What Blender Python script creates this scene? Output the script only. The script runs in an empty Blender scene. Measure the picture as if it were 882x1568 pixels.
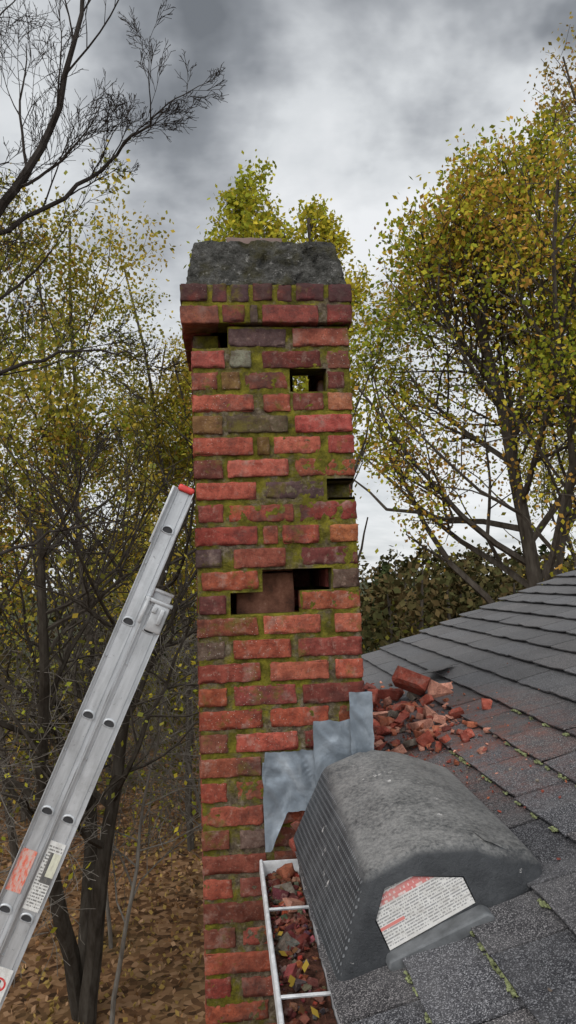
import bpy, bmesh, math, random
import numpy as np
from mathutils import Vector, Matrix, noise as mn

random.seed(7); rng=np.random.default_rng(7)
scene=bpy.context.scene
scene.view_settings.view_transform='Standard'
try: scene.view_settings.look='None'
except Exception: pass
scene.view_settings.exposure=0; scene.view_settings.gamma=1
GZ=-6.5
YAW=math.radians(5)
HLOC=Vector((0,2.4,0))
U=random.uniform

# ------------------------------------------------------------------ helpers
def link(o): scene.collection.objects.link(o); return o
def house_frame(o): o.location=HLOC; o.rotation_euler=(0,0,YAW); return o
def empty(name, house=True):
    e=bpy.data.objects.new(name,None); e.empty_display_size=.2; link(e)
    if house: house_frame(e)
    return e
def mesh_obj(name,V,F,mats,midx=None,cols=None,smooth=False,parent=None,house=False):
    me=bpy.data.meshes.new(name)
    V=np.asarray(V,dtype=np.float32)
    if isinstance(F,np.ndarray):
        me.vertices.add(len(V)); me.vertices.foreach_set('co',V.ravel())
        k=F.shape[1]
        me.loops.add(F.size); me.loops.foreach_set('vertex_index',F.astype(np.int32).ravel())
        me.polygons.add(len(F)); me.polygons.foreach_set('loop_start',np.arange(0,F.size,k,dtype=np.int32))
        try: me.polygons.foreach_set('loop_total',np.full(len(F),k,dtype=np.int32))
        except Exception: pass
        me.update(calc_edges=True)
    else:
        me.from_pydata([tuple(v) for v in V],[],F); me.update()
    for m in mats: me.materials.append(m)
    if midx is not None: me.polygons.foreach_set('material_index',np.asarray(midx,dtype=np.int32))
    me.polygons.foreach_set('use_smooth',np.full(len(me.polygons),bool(smooth)))
    if cols is not None:
        a=me.color_attributes.new('Col','FLOAT_COLOR','POINT')
        c=np.ones((len(V),4),dtype=np.float32); c[:,:3]=np.asarray(cols,dtype=np.float32)
        a.data.foreach_set('color',c.ravel())
    me.validate(); me.update()
    o=bpy.data.objects.new(name,me); link(o)
    if parent: o.parent=parent
    elif house: house_frame(o)
    return o

class Buf:
    def __init__(s): s.V=[];s.F=[];s.C=[];s.M=[];s.n=0
    def add(s,V,F,col=(1,1,1),m=0):
        V=np.asarray(V,dtype=np.float32); F=np.asarray(F,dtype=np.int64)
        s.V.append(V); s.F.append(F+s.n); s.C.append(np.tile(np.asarray(col,dtype=np.float32),(len(V),1)) if np.ndim(col)==1 else col)
        s.M.append(np.full(len(F),m,dtype=np.int32)); s.n+=len(V)
    def obj(s,name,mats,**k):
        return mesh_obj(name,np.concatenate(s.V),np.concatenate(s.F),mats,midx=np.concatenate(s.M),cols=np.concatenate(s.C),**k)

def rbox(c,size,r=.005,res=(4,3,3),disp=0.,nscale=40.,seed=0.,rot=None,chip=0.):
    h=np.array(size)/2.; r=min(r,h.min()*.9)
    def lin(a,n):
        if n<=1: return np.array([-a,a])
        inner=np.linspace(-(a-r),a-r,n)
        return np.concatenate(([-a,-a+r*.35],inner,[a-r*.35,a]))
    ax=[lin(h[i],res[i]) for i in range(3)]
    V=[];F=[];n0=0
    for d in range(3):
        a,b=[(1,2),(2,0),(0,1)][d]
        A,B=np.meshgrid(ax[a],ax[b],indexing='ij')
        na,nb=A.shape
        idx=np.arange(na*nb).reshape(na,nb)
        for sgn in (-1,1):
            P=np.zeros((na*nb,3)); P[:,a]=A.ravel();P[:,b]=B.ravel();P[:,d]=sgn*h[d]
            q=np.stack([idx[:-1,:-1],idx[1:,:-1],idx[1:,1:],idx[:-1,1:]],-1).reshape(-1,4)
            if sgn<0: q=q[:,::-1]
            V.append(P);F.append(q+n0);n0+=na*nb
    V=np.concatenate(V);F=np.concatenate(F)
    Q=np.clip(V,-(h-r),h-r); D=V-Q; L=np.linalg.norm(D,axis=1,keepdims=True)
    N=D/np.maximum(L,1e-9)
    V=Q+N*r
    if disp:
        for i in range(len(V)):
            p=Vector(V[i])*nscale+Vector((seed,seed*.7,seed*1.3))
            k=mn.noise(p)+.5*mn.noise(p*2.7)
            e=np.abs(N[i]); ed=1-e.max(); edge=1.+1.6*ed
            dd=disp*(k*.9+.35)*edge
            if chip and ed>.02:
                cn=mn.noise(p*.55+Vector((31,7,3)))
                if cn>.10: dd+=chip*(cn-.10)*3
            V[i]-=N[i]*dd
    if rot is not None:
        V=V@np.array(rot).T
    return V+np.array(c),F

def tube_into(B,pts,rad,sides,col,m=0):
    n=len(pts); P=np.array([tuple(p) for p in pts])
    T=np.gradient(P,axis=0); T/=np.maximum(np.linalg.norm(T,axis=1,keepdims=True),1e-9)
    ref=np.array([.31,.87,.12]) if abs(T[0][2])>.8 else np.array([0,0,1.])
    A=np.cross(T,ref);A/=np.maximum(np.linalg.norm(A,axis=1,keepdims=True),1e-9);W=np.cross(T,A)
    an=np.linspace(0,2*np.pi,sides,endpoint=False)
    R=np.asarray(rad)[:,None,None]
    V=P[:,None,:]+R*(np.cos(an)[None,:,None]*A[:,None,:]+np.sin(an)[None,:,None]*W[:,None,:])
    V=V.reshape(-1,3)
    i=np.arange(n-1)[:,None]*sides; j=np.arange(sides)[None,:]; j2=(j+1)%sides
    F=np.stack([i+j,i+j2,i+sides+j2,i+sides+j],-1).reshape(-1,4)
    B.add(V,F,col,m)

# ------------------------------------------------------------------ node helpers
class G:
    def __init__(s,nt): s.nt=nt; s.nodes=nt.nodes; s.links=nt.links
    def _in(s,sock,v):
        if v is None: return
        if hasattr(v,'is_output'): s.links.new(v,sock)
        else:
            if hasattr(sock.default_value,'__len__') and not hasattr(v,'__len__'): v=(v,)*len(sock.default_value)
            if hasattr(v,'__len__') and len(sock.default_value)==4 and len(v)==3: v=(*v,1)
            sock.default_value=v
    def node(s,t,**p):
        n=s.nodes.new(t)
        for k,v in p.items(): setattr(n,k,v)
        return n
    def math(s,op,a,b=None,c=None,clamp=False):
        n=s.node('ShaderNodeMath',operation=op,use_clamp=clamp)
        s._in(n.inputs[0],a); s._in(n.inputs[1],b)
        if c is not None: s._in(n.inputs[2],c)
        return n.outputs[0]
    def noise(s,scale,detail=4,rough=.55,vec=None,dist=0,col=False):
        n=s.node('ShaderNodeTexNoise'); s._in(n.inputs['Scale'],scale);n.inputs['Detail'].default_value=detail
        n.inputs['Roughness'].default_value=rough;n.inputs['Distortion'].default_value=dist
        if vec is not None: s.links.new(vec,n.inputs['Vector'])
        return n.outputs['Color' if col else 'Fac']
    def voro(s,scale,vec=None,feature='F1',out='Distance',rand=1):
        n=s.node('ShaderNodeTexVoronoi',feature=feature); n.inputs['Scale'].default_value=scale
        n.inputs['Randomness'].default_value=rand
        if vec is not None: s.links.new(vec,n.inputs['Vector'])
        return n.outputs[out]
    def ramp(s,fac,stops,interp='LINEAR'):
        n=s.node('ShaderNodeValToRGB'); n.color_ramp.interpolation=interp
        el=n.color_ramp.elements
        while len(el)<len(stops): el.new(.5)
        for e,(p,c) in zip(el,stops):
            e.position=p
            if not hasattr(c,'__len__'): c=(c,c,c)
            e.color=(*c,1)
        s._in(n.inputs[0],fac); return n.outputs[0]
    def mix(s,fac,a,b,blend='MIX'):
        n=s.node('ShaderNodeMix',data_type='RGBA',blend_type=blend)
        s._in(n.inputs[0],fac);s._in(n.inputs[6],a);s._in(n.inputs[7],b); return n.outputs[2]
    def maprange(s,v,a,b,c=0,d=1,smooth=False):
        n=s.node('ShaderNodeMapRange'); s._in(n.inputs[0],v)
        if smooth: n.interpolation_type='SMOOTHSTEP'
        for i,x in enumerate((a,b,c,d)): n.inputs[i+1].default_value=x
        return n.outputs[0]
    def obj(s): return s.node('ShaderNodeTexCoord').outputs['Object']
    def attr(s,name='Col'): return s.node('ShaderNodeAttribute',attribute_name=name).outputs['Color']
    def mapping(s,vec,scale=(1,1,1),rot=(0,0,0),loc=(0,0,0)):
        n=s.node('ShaderNodeMapping'); s.links.new(vec,n.inputs[0])
        n.inputs['Scale'].default_value=scale;n.inputs['Rotation'].default_value=rot;n.inputs['Location'].default_value=loc
        return n.outputs[0]
    def bump(s,h,strength=.5,dist=.01,normal=None):
        n=s.node('ShaderNodeBump'); s._in(n.inputs['Height'],h)
        n.inputs['Strength'].default_value=strength;n.inputs['Distance'].default_value=dist
        if normal is not None: s.links.new(normal,n.inputs['Normal'])
        return n.outputs[0]
    def bw(s,c):
        n=s.node('ShaderNodeRGBToBW'); s.links.new(c,n.inputs[0]); return n.outputs[0]
def new_mat(name):
    m=bpy.data.materials.new(name); m.use_nodes=True
    g=G(m.node_tree); b=m.node_tree.nodes['Principled BSDF']
    g.b=b
    def setp(col=None,rough=None,metal=None,normal=None,spec=None):
        if col is not None: g._in(b.inputs['Base Color'],col)
        if rough is not None: g._in(b.inputs['Roughness'],rough)
        if metal is not None: g._in(b.inputs['Metallic'],metal)
        if normal is not None: g._in(b.inputs['Normal'],normal)
        if spec is not None: g._in(b.inputs['Specular IOR Level'],spec)
    g.set=setp
    return m,g

# ------------------------------------------------------------------ materials
def m_brick(chimney=True):
    m,g=new_mat('brick'); o=g.obj(); c=g.attr()
    n1=g.noise(26,5,.7,o); n2=g.noise(11,5,.7,o); n3=g.noise(170,2,.6,o); n4=g.noise(55,4,.7,g.mapping(o,loc=(4,4,4)))
    col=g.mix(g.maprange(n1,.36,.66),g.mix(1,c,(1.12,1.15,1.15),'MULTIPLY'),g.mix(1,c,(.55,.48,.48),'MULTIPLY'))
    col=g.mix(g.math('MULTIPLY',g.maprange(n3,.56,.70),.7),col,(.09,.04,.03))
    col=g.mix(g.math('MULTIPLY',g.maprange(n2,.55,.68),.55),col,(.27,.20,.165))
    col=g.mix(g.math('MULTIPLY',g.maprange(n4,.56,.68),.34),col,(.36,.25,.20))
    if chimney:
        soot=g.noise(4.5,5,.7,g.mapping(o,loc=(3,1,2)))
        col=g.mix(g.math('MULTIPLY',g.maprange(soot,.49,.67),.78),col,(.045,.03,.027))
        sz=g.node('ShaderNodeSeparateXYZ'); g.links.new(o,sz.inputs[0])
        topd=g.maprange(sz.outputs[2],.74,.95,0,.8)
        col=g.mix(g.math('MULTIPLY',topd,g.maprange(n2,.33,.52)),col,(.045,.03,.03))
        moss=g.noise(7.5,5,.75,g.mapping(o,loc=(9,4,7)))
        col=g.mix(g.math('MULTIPLY',g.maprange(moss,.56,.66),.75),col,(.11,.09,.02))
        spk=g.voro(105,o)
        col=g.mix(g.math('MULTIPLY',g.math('MULTIPLY',g.maprange(spk,.15,.08),g.maprange(g.noise(3.3,1,.5,o),.54,.64)),.8),col,(.5,.47,.42))
    h=g.math('ADD',g.noise(80,5,.75,o),g.math('MULTIPLY',n1,.8))
    g.set(col,.95,normal=g.bump(h,.8,.006),spec=.12); return m
def m_mortar():
    m,g=new_mat('mossy_mortar'); o=g.obj()
    n=g.noise(16,5,.75,o); n2=g.noise(5.2,6,.72,o); n3=g.noise(60,4,.75,o)
    base=g.ramp(n3,[(.3,(.045,.034,.025)),(.5,(.12,.092,.062)),(.66,(.21,.175,.13)),(.8,(.33,.30,.25))])
    moss=g.ramp(n,[(.32,(.040,.038,.008)),(.5,(.125,.112,.014)),(.68,(.24,.21,.024))])
    sz=g.node('ShaderNodeSeparateXYZ'); g.links.new(o,sz.inputs[0])
    up=g.maprange(sz.outputs[2],-1.1,.1,-.03,.03)
    col=g.mix(g.maprange(g.math('ADD',n2,up),.43,.53,0,.95),base,moss)
    h=g.math('ADD',g.noise(120,5,.8,o),n)
    g.set(col,.97,normal=g.bump(h,1,.009),spec=.1); return m
def m_crown():
    m,g=new_mat('weathered_cement'); o=g.obj()
    n=g.noise(15,8,.8,o); n2=g.noise(5,5,.65,o); v=g.voro(130,o)
    col=g.ramp(n,[(.33,(.018,.018,.016)),(.46,(.055,.054,.048)),(.56,(.105,.103,.095)),(.66,(.19,.187,.175)),(.78,(.32,.315,.30))])
    col=g.mix(g.math('MULTIPLY',g.maprange(n2,.50,.62),.7),col,(.07,.062,.02))
    col=g.mix(g.math('MULTIPLY',g.maprange(v,.25,.1),.5),col,(.016,.016,.014))
    n5=g.noise(42,5,.75,g.mapping(o,loc=(2,5,8)))
    col=g.mix(g.math('MULTIPLY',g.maprange(n5,.58,.68),.65),col,(.36,.35,.33))
    g.set(col,.97,normal=g.bump(g.math('ADD',g.noise(85,6,.8,o),g.math('MULTIPLY',v,.5)),1,.018),spec=.1); return m
def m_terracotta():
    m,g=new_mat('terracotta_flue'); o=g.obj()
    n=g.noise(14,6,.75,o)
    col=g.ramp(n,[(.3,(.05,.025,.018)),(.46,(.17,.07,.042)),(.6,(.27,.12,.075)),(.72,(.42,.30,.24))])
    sz=g.node('ShaderNodeSeparateXYZ'); g.links.new(o,sz.inputs[0])
    col=g.mix(g.maprange(sz.outputs[2],.9,1.12,0,.85),col,(.13,.10,.09))
    g.set(col,.9,normal=g.bump(n,.4,.006)); return m
def m_flash():
    m,g=new_mat('lead_flashing'); o=g.obj()
    n=g.noise(7,5,.6,o,dist=.4); n2=g.noise(30,4,.6,g.mapping(o,scale=(1,1,.3)))
    col=g.ramp(n,[(.3,(.10,.122,.145)),(.5,(.19,.222,.255)),(.7,(.34,.38,.42))])
    col=g.mix(g.math('MULTIPLY',g.maprange(n2,.55,.75),.35),col,(.42,.45,.47))
    g.set(col,g.maprange(n2,.3,.7,.42,.62),.42,g.bump(g.noise(11,4,.55,o,dist=.5),.4,.014)); return m
def m_shingle():
    m,g=new_mat('asphalt_shingle'); o=g.obj(); c=g.attr()
    b=g.bw(g.voro(480,o,out='Color'))
    base=g.ramp(b,[(.12,(.017,.017,.019)),(.42,(.048,.046,.050)),(.66,(.090,.087,.091)),(.84,(.28,.27,.275))])
    col=g.mix(1,base,c,'MULTIPLY')
    n=g.noise(7,5,.65,o)
    col=g.mix(g.math('MULTIPLY',g.maprange(n,.45,.7),.4),col,(.15,.145,.147))
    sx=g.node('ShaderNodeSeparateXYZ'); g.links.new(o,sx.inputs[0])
    far_sheen=g.maprange(sx.outputs[1],-.4,1.6,0,.5)
    col=g.mix(far_sheen,col,(.18,.178,.18))  # paler with distance: grazing-view sheen put into the shingle colour
    dx=g.math('SUBTRACT',sx.outputs[0],.64); dy=g.math('SUBTRACT',sx.outputs[1],.38)
    d=g.math('ADD',g.math('MULTIPLY',g.math('MULTIPLY',dx,dx),4.6),g.math('MULTIPLY',g.math('MULTIPLY',dy,dy),.95))
    area=g.maprange(d,.72,.0)
    dn=g.noise(12,5,.75,o); dn2=g.noise(150,2,.7,o)
    dust=g.math('MULTIPLY',area,g.maprange(g.math('ADD',dn,g.math('MULTIPLY',dn2,.7)),.77,1.05),clamp=True)
    col=g.mix(g.math('MULTIPLY',dust,.9),col,(.20,.075,.052))
    g.set(col,.95,normal=g.bump(g.math('ADD',b,g.math('MULTIPLY',n,.6)),.6,.003),spec=.2); return m
def simple(name,col,rough=.7,metal=0,nscale=20,var=.35,bump=.2,spec=.5):
    m,g=new_mat(name); o=g.obj(); n=g.noise(nscale,5,.6,o)
    c=g.mix(g.maprange(n,.3,.7),tuple(x*(1-var) for x in col),tuple(min(1,x*(1+var)) for x in col))
    g.set(c,rough,metal,g.bump(n,bump,.004),spec); return m
def m_plastic(name,mesh):
    m,g=new_mat(name); o=g.obj()
    n=g.noise(9,6,.7,o); n2=g.noise(90,5,.8,o)
    col=g.ramp(n,[(.3,(.016,.018,.021)),(.52,(.036,.039,.043)),(.75,(.080,.084,.089))])
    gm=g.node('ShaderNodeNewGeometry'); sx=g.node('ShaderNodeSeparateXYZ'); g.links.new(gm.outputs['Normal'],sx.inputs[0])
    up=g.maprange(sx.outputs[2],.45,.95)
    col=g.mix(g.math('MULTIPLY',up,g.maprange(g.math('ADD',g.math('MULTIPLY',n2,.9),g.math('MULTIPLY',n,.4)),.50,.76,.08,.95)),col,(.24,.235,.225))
    s1=g.noise(24,7,.8,o); area=g.maprange(g.noise(5,2,.5,o),.45,.6,.0,.06)
    col=g.mix(g.math('MULTIPLY',g.maprange(g.math('ADD',s1,area),.675,.70),.85),col,(.6,.58,.56))
    h=g.noise(130,5,.8,o)
    if mesh:
        so_=g.node('ShaderNodeSeparateXYZ'); g.links.new(o,so_.inputs[0])
        a=g.math('SINE',g.math('MULTIPLY',g.math('ADD',so_.outputs[1],g.math('MULTIPLY',so_.outputs[2],.9)),235))
        b=g.math('SINE',g.math('MULTIPLY',g.math('SUBTRACT',so_.outputs[1],g.math('MULTIPLY',so_.outputs[2],.9)),235))
        dots=g.maprange(g.math('MULTIPLY',a,b),.30,.62)
        col=g.mix(g.math('MULTIPLY',dots,g.maprange(n2,.35,.65,.4,.9)),col,(.20,.21,.22))
        h=g.math('ADD',g.math('MULTIPLY',h,.5),g.math('MULTIPLY',dots,1.1))
    g.set(col,g.maprange(n2,.3,.7,.42,.7),0,g.bump(h,.75,.004),.45); return m
def m_alu():
    m,g=new_mat('ladder_aluminium'); o=g.obj()
    n=g.noise(6,6,.7,o); s=g.noise(30,5,.7,g.mapping(o,scale=(1,1,.12)))
    col=g.ramp(s,[(.3,(.36,.38,.40)),(.6,(.52,.54,.56)),(.8,(.64,.65,.67))])
    col=g.mix(g.math('MULTIPLY',g.maprange(n,.5,.7),.45),col,(.22,.22,.22))
    col=g.mix(g.math('MULTIPLY',g.maprange(g.noise(90,4,.75,o),.62,.70),.6),col,(.09,.09,.09))
    g.set(col,g.maprange(s,.3,.7,.38,.58),.5,g.bump(s,.12,.002)); return m
def m_leaf(name,tr=.35):
    m,g=new_mat(name); c=g.attr()
    nt=m.node_tree; nt.nodes.remove(g.b)
    out=[n for n in nt.nodes if n.type=='OUTPUT_MATERIAL'][0]
    d=g.node('ShaderNodeBsdfDiffuse'); g.links.new(c,d.inputs[0])
    if tr:
        t=g.node('ShaderNodeBsdfTranslucent'); mx=g.node('ShaderNodeMixShader')
        g.links.new(c,t.inputs[0]); mx.inputs[0].default_value=tr
        g.links.new(d.outputs[0],mx.inputs[1]);g.links.new(t.outputs[0],mx.inputs[2]);g.links.new(mx.outputs[0],out.inputs[0])
    else: g.links.new(d.outputs[0],out.inputs[0])
    return m
def m_bark():
    m,g=new_mat('bark'); o=g.obj(); c=g.attr()
    nt=m.node_tree; nt.nodes.remove(g.b); out=[n for n in nt.nodes if n.type=='OUTPUT_MATERIAL'][0]
    n=g.noise(9,3,.7,g.mapping(o,scale=(1,1,.25)))
    col=g.mix(g.maprange(n,.35,.65),g.mix(1,c,(.5,.47,.45),'MULTIPLY'),c)
    d=g.node('ShaderNodeBsdfDiffuse'); g.links.new(col,d.inputs[0]); g.links.new(d.outputs[0],out.inputs[0])
    return m
def m_ground():
    m,g=new_mat('leaf_littered_ground'); o=g.obj()
    b=g.bw(g.voro(9,o,out='Color'))
    col=g.ramp(b,[(.1,(.04,.022,.012)),(.35,(.11,.057,.028)),(.6,(.20,.11,.054)),(.8,(.28,.165,.09))])
    n=g.noise(.6,5,.6,o)
    col=g.mix(g.math('MULTIPLY',g.maprange(n,.5,.68),.4),col,(.05,.05,.02))
    sx=g.node('ShaderNodeSeparateXYZ'); g.links.new(o,sx.inputs[0])
    col=g.mix(g.maprange(sx.outputs[1],30,60),col,(.045,.05,.025))
    g.set(col,.95,normal=g.bump(b,.6,.05),spec=.1); return m

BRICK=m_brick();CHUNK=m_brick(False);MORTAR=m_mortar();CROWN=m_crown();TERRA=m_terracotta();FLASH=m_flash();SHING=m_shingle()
WHITE=simple('white_painted_metal',(.56,.57,.58),.5,0,30,.3,.08)
SIDING=simple('beige_siding',(.45,.42,.36),.7)
PLAS=m_plastic('weathered_black_plastic',False);PLASM=m_plastic('plastic_mesh_screen',True)
ALU=m_alu(); LEAF=m_leaf('foliage'); LEAFD=m_leaf('distant_foliage',0); BARK=m_bark(); GROUND=m_ground()
RED=simple('red_plastic',(.42,.03,.025),.5,0,40,.4)
BLACK=simple('black_rubber',(.02,.02,.02),.7)
BORE_SHADE=simple('painted_rung_end_shade',(.03,.03,.032),.8)  # near-black colour standing in for the shade inside hollow rung ends
GREYP=simple('grey_plastic_flange',(.10,.105,.11),.6,0,30,.4)
MOSSM=simple('moss',(.20,.22,.11),.95,0,80,.6,.8,.1)
def m_soil():
    m,g=new_mat('gutter_debris'); o=g.obj()
    n=g.noise(45,6,.7,o)
    col=g.ramp(n,[(.3,(.025,.017,.012)),(.5,(.10,.045,.032)),(.62,(.17,.075,.05)),(.75,(.22,.18,.14))])
    g.set(col,.95,normal=g.bump(n,1,.02),spec=.1);return m
SOIL=m_soil()
def m_label(name,kind):
    m,g=new_mat(name); uv=g.node('ShaderNodeTexCoord').outputs['UV']
    sx=g.node('ShaderNodeSeparateXYZ'); g.links.new(uv,sx.inputs[0]); u,v=sx.outputs[0],sx.outputs[1]
    def text(N,K,th=.47,frac=.5):
        vv=g.math('MULTIPLY',v,N); fl=g.math('FLOOR',vv); fr=g.math('FRACT',vv)
        cb=g.node('ShaderNodeCombineXYZ'); g._in(cb.inputs[0],g.math('MULTIPLY',u,K)); g._in(cb.inputs[1],g.math('MULTIPLY',fl,7.31))
        nn=g.noise(1,1,.5,cb.outputs[0])
        return g.math('MULTIPLY',g.math('LESS_THAN',fr,frac),g.math('GREATER_THAN',nn,th))
    inside=g.math('MULTIPLY',g.math('LESS_THAN',g.math('ABSOLUTE',g.math('SUBTRACT',u,.5)),.45),g.math('LESS_THAN',g.math('ABSOLUTE',g.math('SUBTRACT',v,.5)),.45))
    if kind=='vent':
        col=g.mix(g.math('MULTIPLY',g.math('MULTIPLY',text(22,70,.45),inside),.72),(.52,.51,.49),(.10,.10,.11))
        band=g.math('MULTIPLY',g.math('GREATER_THAN',v,.64),g.math('LESS_THAN',v,.80))
        band=g.math('MULTIPLY',band,g.math('LESS_THAN',u,.8))
        col=g.mix(g.math('MULTIPLY',band,.9),col,g.mix(text(14,45,.55),(.48,.13,.12),(.56,.45,.43)))
        col=g.mix(g.math('MULTIPLY',g.math('GREATER_THAN',v,.86),.7),col,g.mix(text(12,25,.5),(.45,.45,.45),(.12,.12,.13)))
        b2=g.math('MULTIPLY',g.math('GREATER_THAN',v,.30),g.math('LESS_THAN',v,.35))
        b2=g.math('MULTIPLY',b2,g.math('LESS_THAN',u,.30)); col=g.mix(b2,col,(.5,.15,.13))
    elif kind=='white':
        col=g.mix(g.math('MULTIPLY',g.math('MULTIPLY',text(22,14),inside),.8),(.62,.62,.60),(.06,.06,.06))
        box=g.math('MULTIPLY',g.math('GREATER_THAN',v,.40),g.math('LESS_THAN',v,.84)); col=g.mix(g.math('MULTIPLY',box,g.math('GREATER_THAN',u,.30)),col,(.08,.08,.08))
        box2=g.math('MULTIPLY',g.math('GREATER_THAN',v,.50),g.math('LESS_THAN',v,.84)); col=g.mix(g.math('MULTIPLY',box2,g.math('GREATER_THAN',u,.5)),col,(.58,.58,.46))
    elif kind=='orange':
        col=g.mix(g.maprange(g.noise(5,6,.7,uv),.42,.60),(.60,.13,.08),(.60,.47,.42))
    else:
        du=g.math('SUBTRACT',u,.5); dv=g.math('MULTIPLY',g.math('SUBTRACT',v,.5),1.9)
        r=g.math('SQRT',g.math('ADD',g.math('MULTIPLY',du,du),g.math('MULTIPLY',dv,dv)))
        ring=g.math('LESS_THAN',g.math('ABSOLUTE',g.math('SUBTRACT',r,.34)),.06)
        slash=g.math('MULTIPLY',g.math('LESS_THAN',g.math('ABSOLUTE',g.math('ADD',du,dv)),.05),g.math('LESS_THAN',r,.34))
        blk=g.math('MULTIPLY',g.math('LESS_THAN',g.math('ABSOLUTE',du),.07),g.math('LESS_THAN',r,.25))
        col=g.mix(blk,(.62,.62,.60),(.04,.04,.04)); col=g.mix(g.math('MAXIMUM',ring,slash),col,(.55,.03,.03))
    dirt=g.noise(5,6,.75,uv); col=g.mix(g.math('MULTIPLY',g.maprange(dirt,.45,.7),.6),col,(.27,.25,.22))
    g.set(col,.6); return m

# ------------------------------------------------------------------ world / light
w=bpy.data.worlds.new('World'); scene.world=w; w.use_nodes=True
nt=w.node_tree; g=G(nt); bgn=nt.nodes['Background']; outw=nt.nodes['World Output']
SUN_EL,SUN_AZ=math.radians(48),math.radians(215)
sky=g.node('ShaderNodeTexSky'); sky.sky_type='NISHITA'; sky.sun_disc=False; sky.sun_elevation=SUN_EL; sky.sun_rotation=SUN_AZ
g.links.new(sky.outputs[0],bgn.inputs[0]); bgn.inputs[1].default_value=.1
tc=g.node('ShaderNodeTexCoord').outputs['Generated']
sx=g.node('ShaderNodeSeparateXYZ'); g.links.new(tc,sx.inputs[0])
zz=g.math('ADD',g.math('MAXIMUM',sx.outputs[2],0),.25)
cb=g.node('ShaderNodeCombineXYZ'); g._in(cb.inputs[0],g.math('DIVIDE',sx.outputs[0],zz)); g._in(cb.inputs[1],g.math('DIVIDE',sx.outputs[1],zz))
cl=g.noise(2.2,6,.52,g.mapping(cb.outputs[0],loc=(7.3,2.6,0)),dist=.5)
cl2=g.noise(5.0,5,.55,g.mapping(cb.outputs[0],scale=(1,1.3,1),loc=(5.3,1.6,0)))
c=g.math('ADD',g.math('MULTIPLY',cl,.65),g.math('MULTIPLY',cl2,.35))
c=g.math('ADD',g.math('MULTIPLY',g.math('SUBTRACT',c,.5),1.1),.535)
wn=g.noise(3.2,5,.6,tc,col=True)
vs1=g.node('ShaderNodeVectorMath',operation='SUBTRACT'); g.links.new(wn,vs1.inputs[0]); vs1.inputs[1].default_value=(.5,.5,.5)
vs2=g.node('ShaderNodeVectorMath',operation='SCALE'); g.links.new(vs1.outputs[0],vs2.inputs[0]); vs2.inputs['Scale'].default_value=.40
vs3=g.node('ShaderNodeVectorMath',operation='ADD'); g.links.new(tc,vs3.inputs[0]); g.links.new(vs2.outputs[0],vs3.inputs[1])
vs4=g.node('ShaderNodeVectorMath',operation='NORMALIZE'); g.links.new(vs3.outputs[0],vs4.inputs[0])
def lobe(d,a,b,amt):
    n=g.node('ShaderNodeVectorMath',operation='DOT_PRODUCT'); g.links.new(vs4.outputs[0],n.inputs[0]); n.inputs[1].default_value=Vector(d).normalized()
    return g.maprange(n.outputs['Value'],a,b,0,amt,True)
for args in (((.140,.820,.550),.968,.998,.36),((.23,.84,.49),.980,.998,.18),((.03,.79,.625),.965,.998,-.20),((.30,.77,.57),.968,.998,-.20),((.10,.72,.68),.955,.998,-.12),((-.30,.80,.50),.955,.998,.12)):
    c=g.math('ADD',c,lobe(*args))
hz=g.maprange(sx.outputs[2],.50,.22,0,.26)
back=g.maprange(sx.outputs[1],.2,-.5,0,.30)  # extra cloud brightness behind the camera, added as fill for the chimney front
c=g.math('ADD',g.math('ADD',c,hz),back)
ccol=g.ramp(c,[(.30,(.18,.193,.21)),(.44,(.28,.297,.32)),(.56,(.46,.48,.505)),(.70,(.72,.745,.765)),(.88,(.90,.915,.93))])
bg2=g.node('ShaderNodeBackground'); g.links.new(ccol,bg2.inputs[0]); g._in(bg2.inputs[1],g.maprange(sx.outputs[1],.15,-.6,1.0,2.05))  # sky strength raised behind the camera, added to light the chimney front
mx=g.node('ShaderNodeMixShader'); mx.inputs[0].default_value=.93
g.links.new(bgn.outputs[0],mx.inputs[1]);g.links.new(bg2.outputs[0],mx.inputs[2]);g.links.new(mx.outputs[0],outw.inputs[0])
sl=bpy.data.lights.new('sun','SUN'); sl.energy=1.3; sl.angle=math.radians(22); sl.color=(1,.96,.9)
so=bpy.data.objects.new('sun',sl); link(so)
sd=Vector((math.sin(SUN_AZ)*math.cos(SUN_EL),math.cos(SUN_AZ)*math.cos(SUN_EL),math.sin(SUN_EL)))
so.rotation_euler=sd.to_track_quat('Z','Y').to_euler(); so.location=sd*30

cam=bpy.data.cameras.new('camera'); co=bpy.data.objects.new('camera',cam); link(co); scene.camera=co
cam.sensor_fit='VERTICAL'; cam.sensor_height=36; cam.lens=26; cam.clip_start=.05; cam.clip_end=2000
co.matrix_world=Matrix.Rotation(math.radians(95),4,'X')@Matrix.Rotation(math.radians(-1.9),4,'Z')

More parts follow.
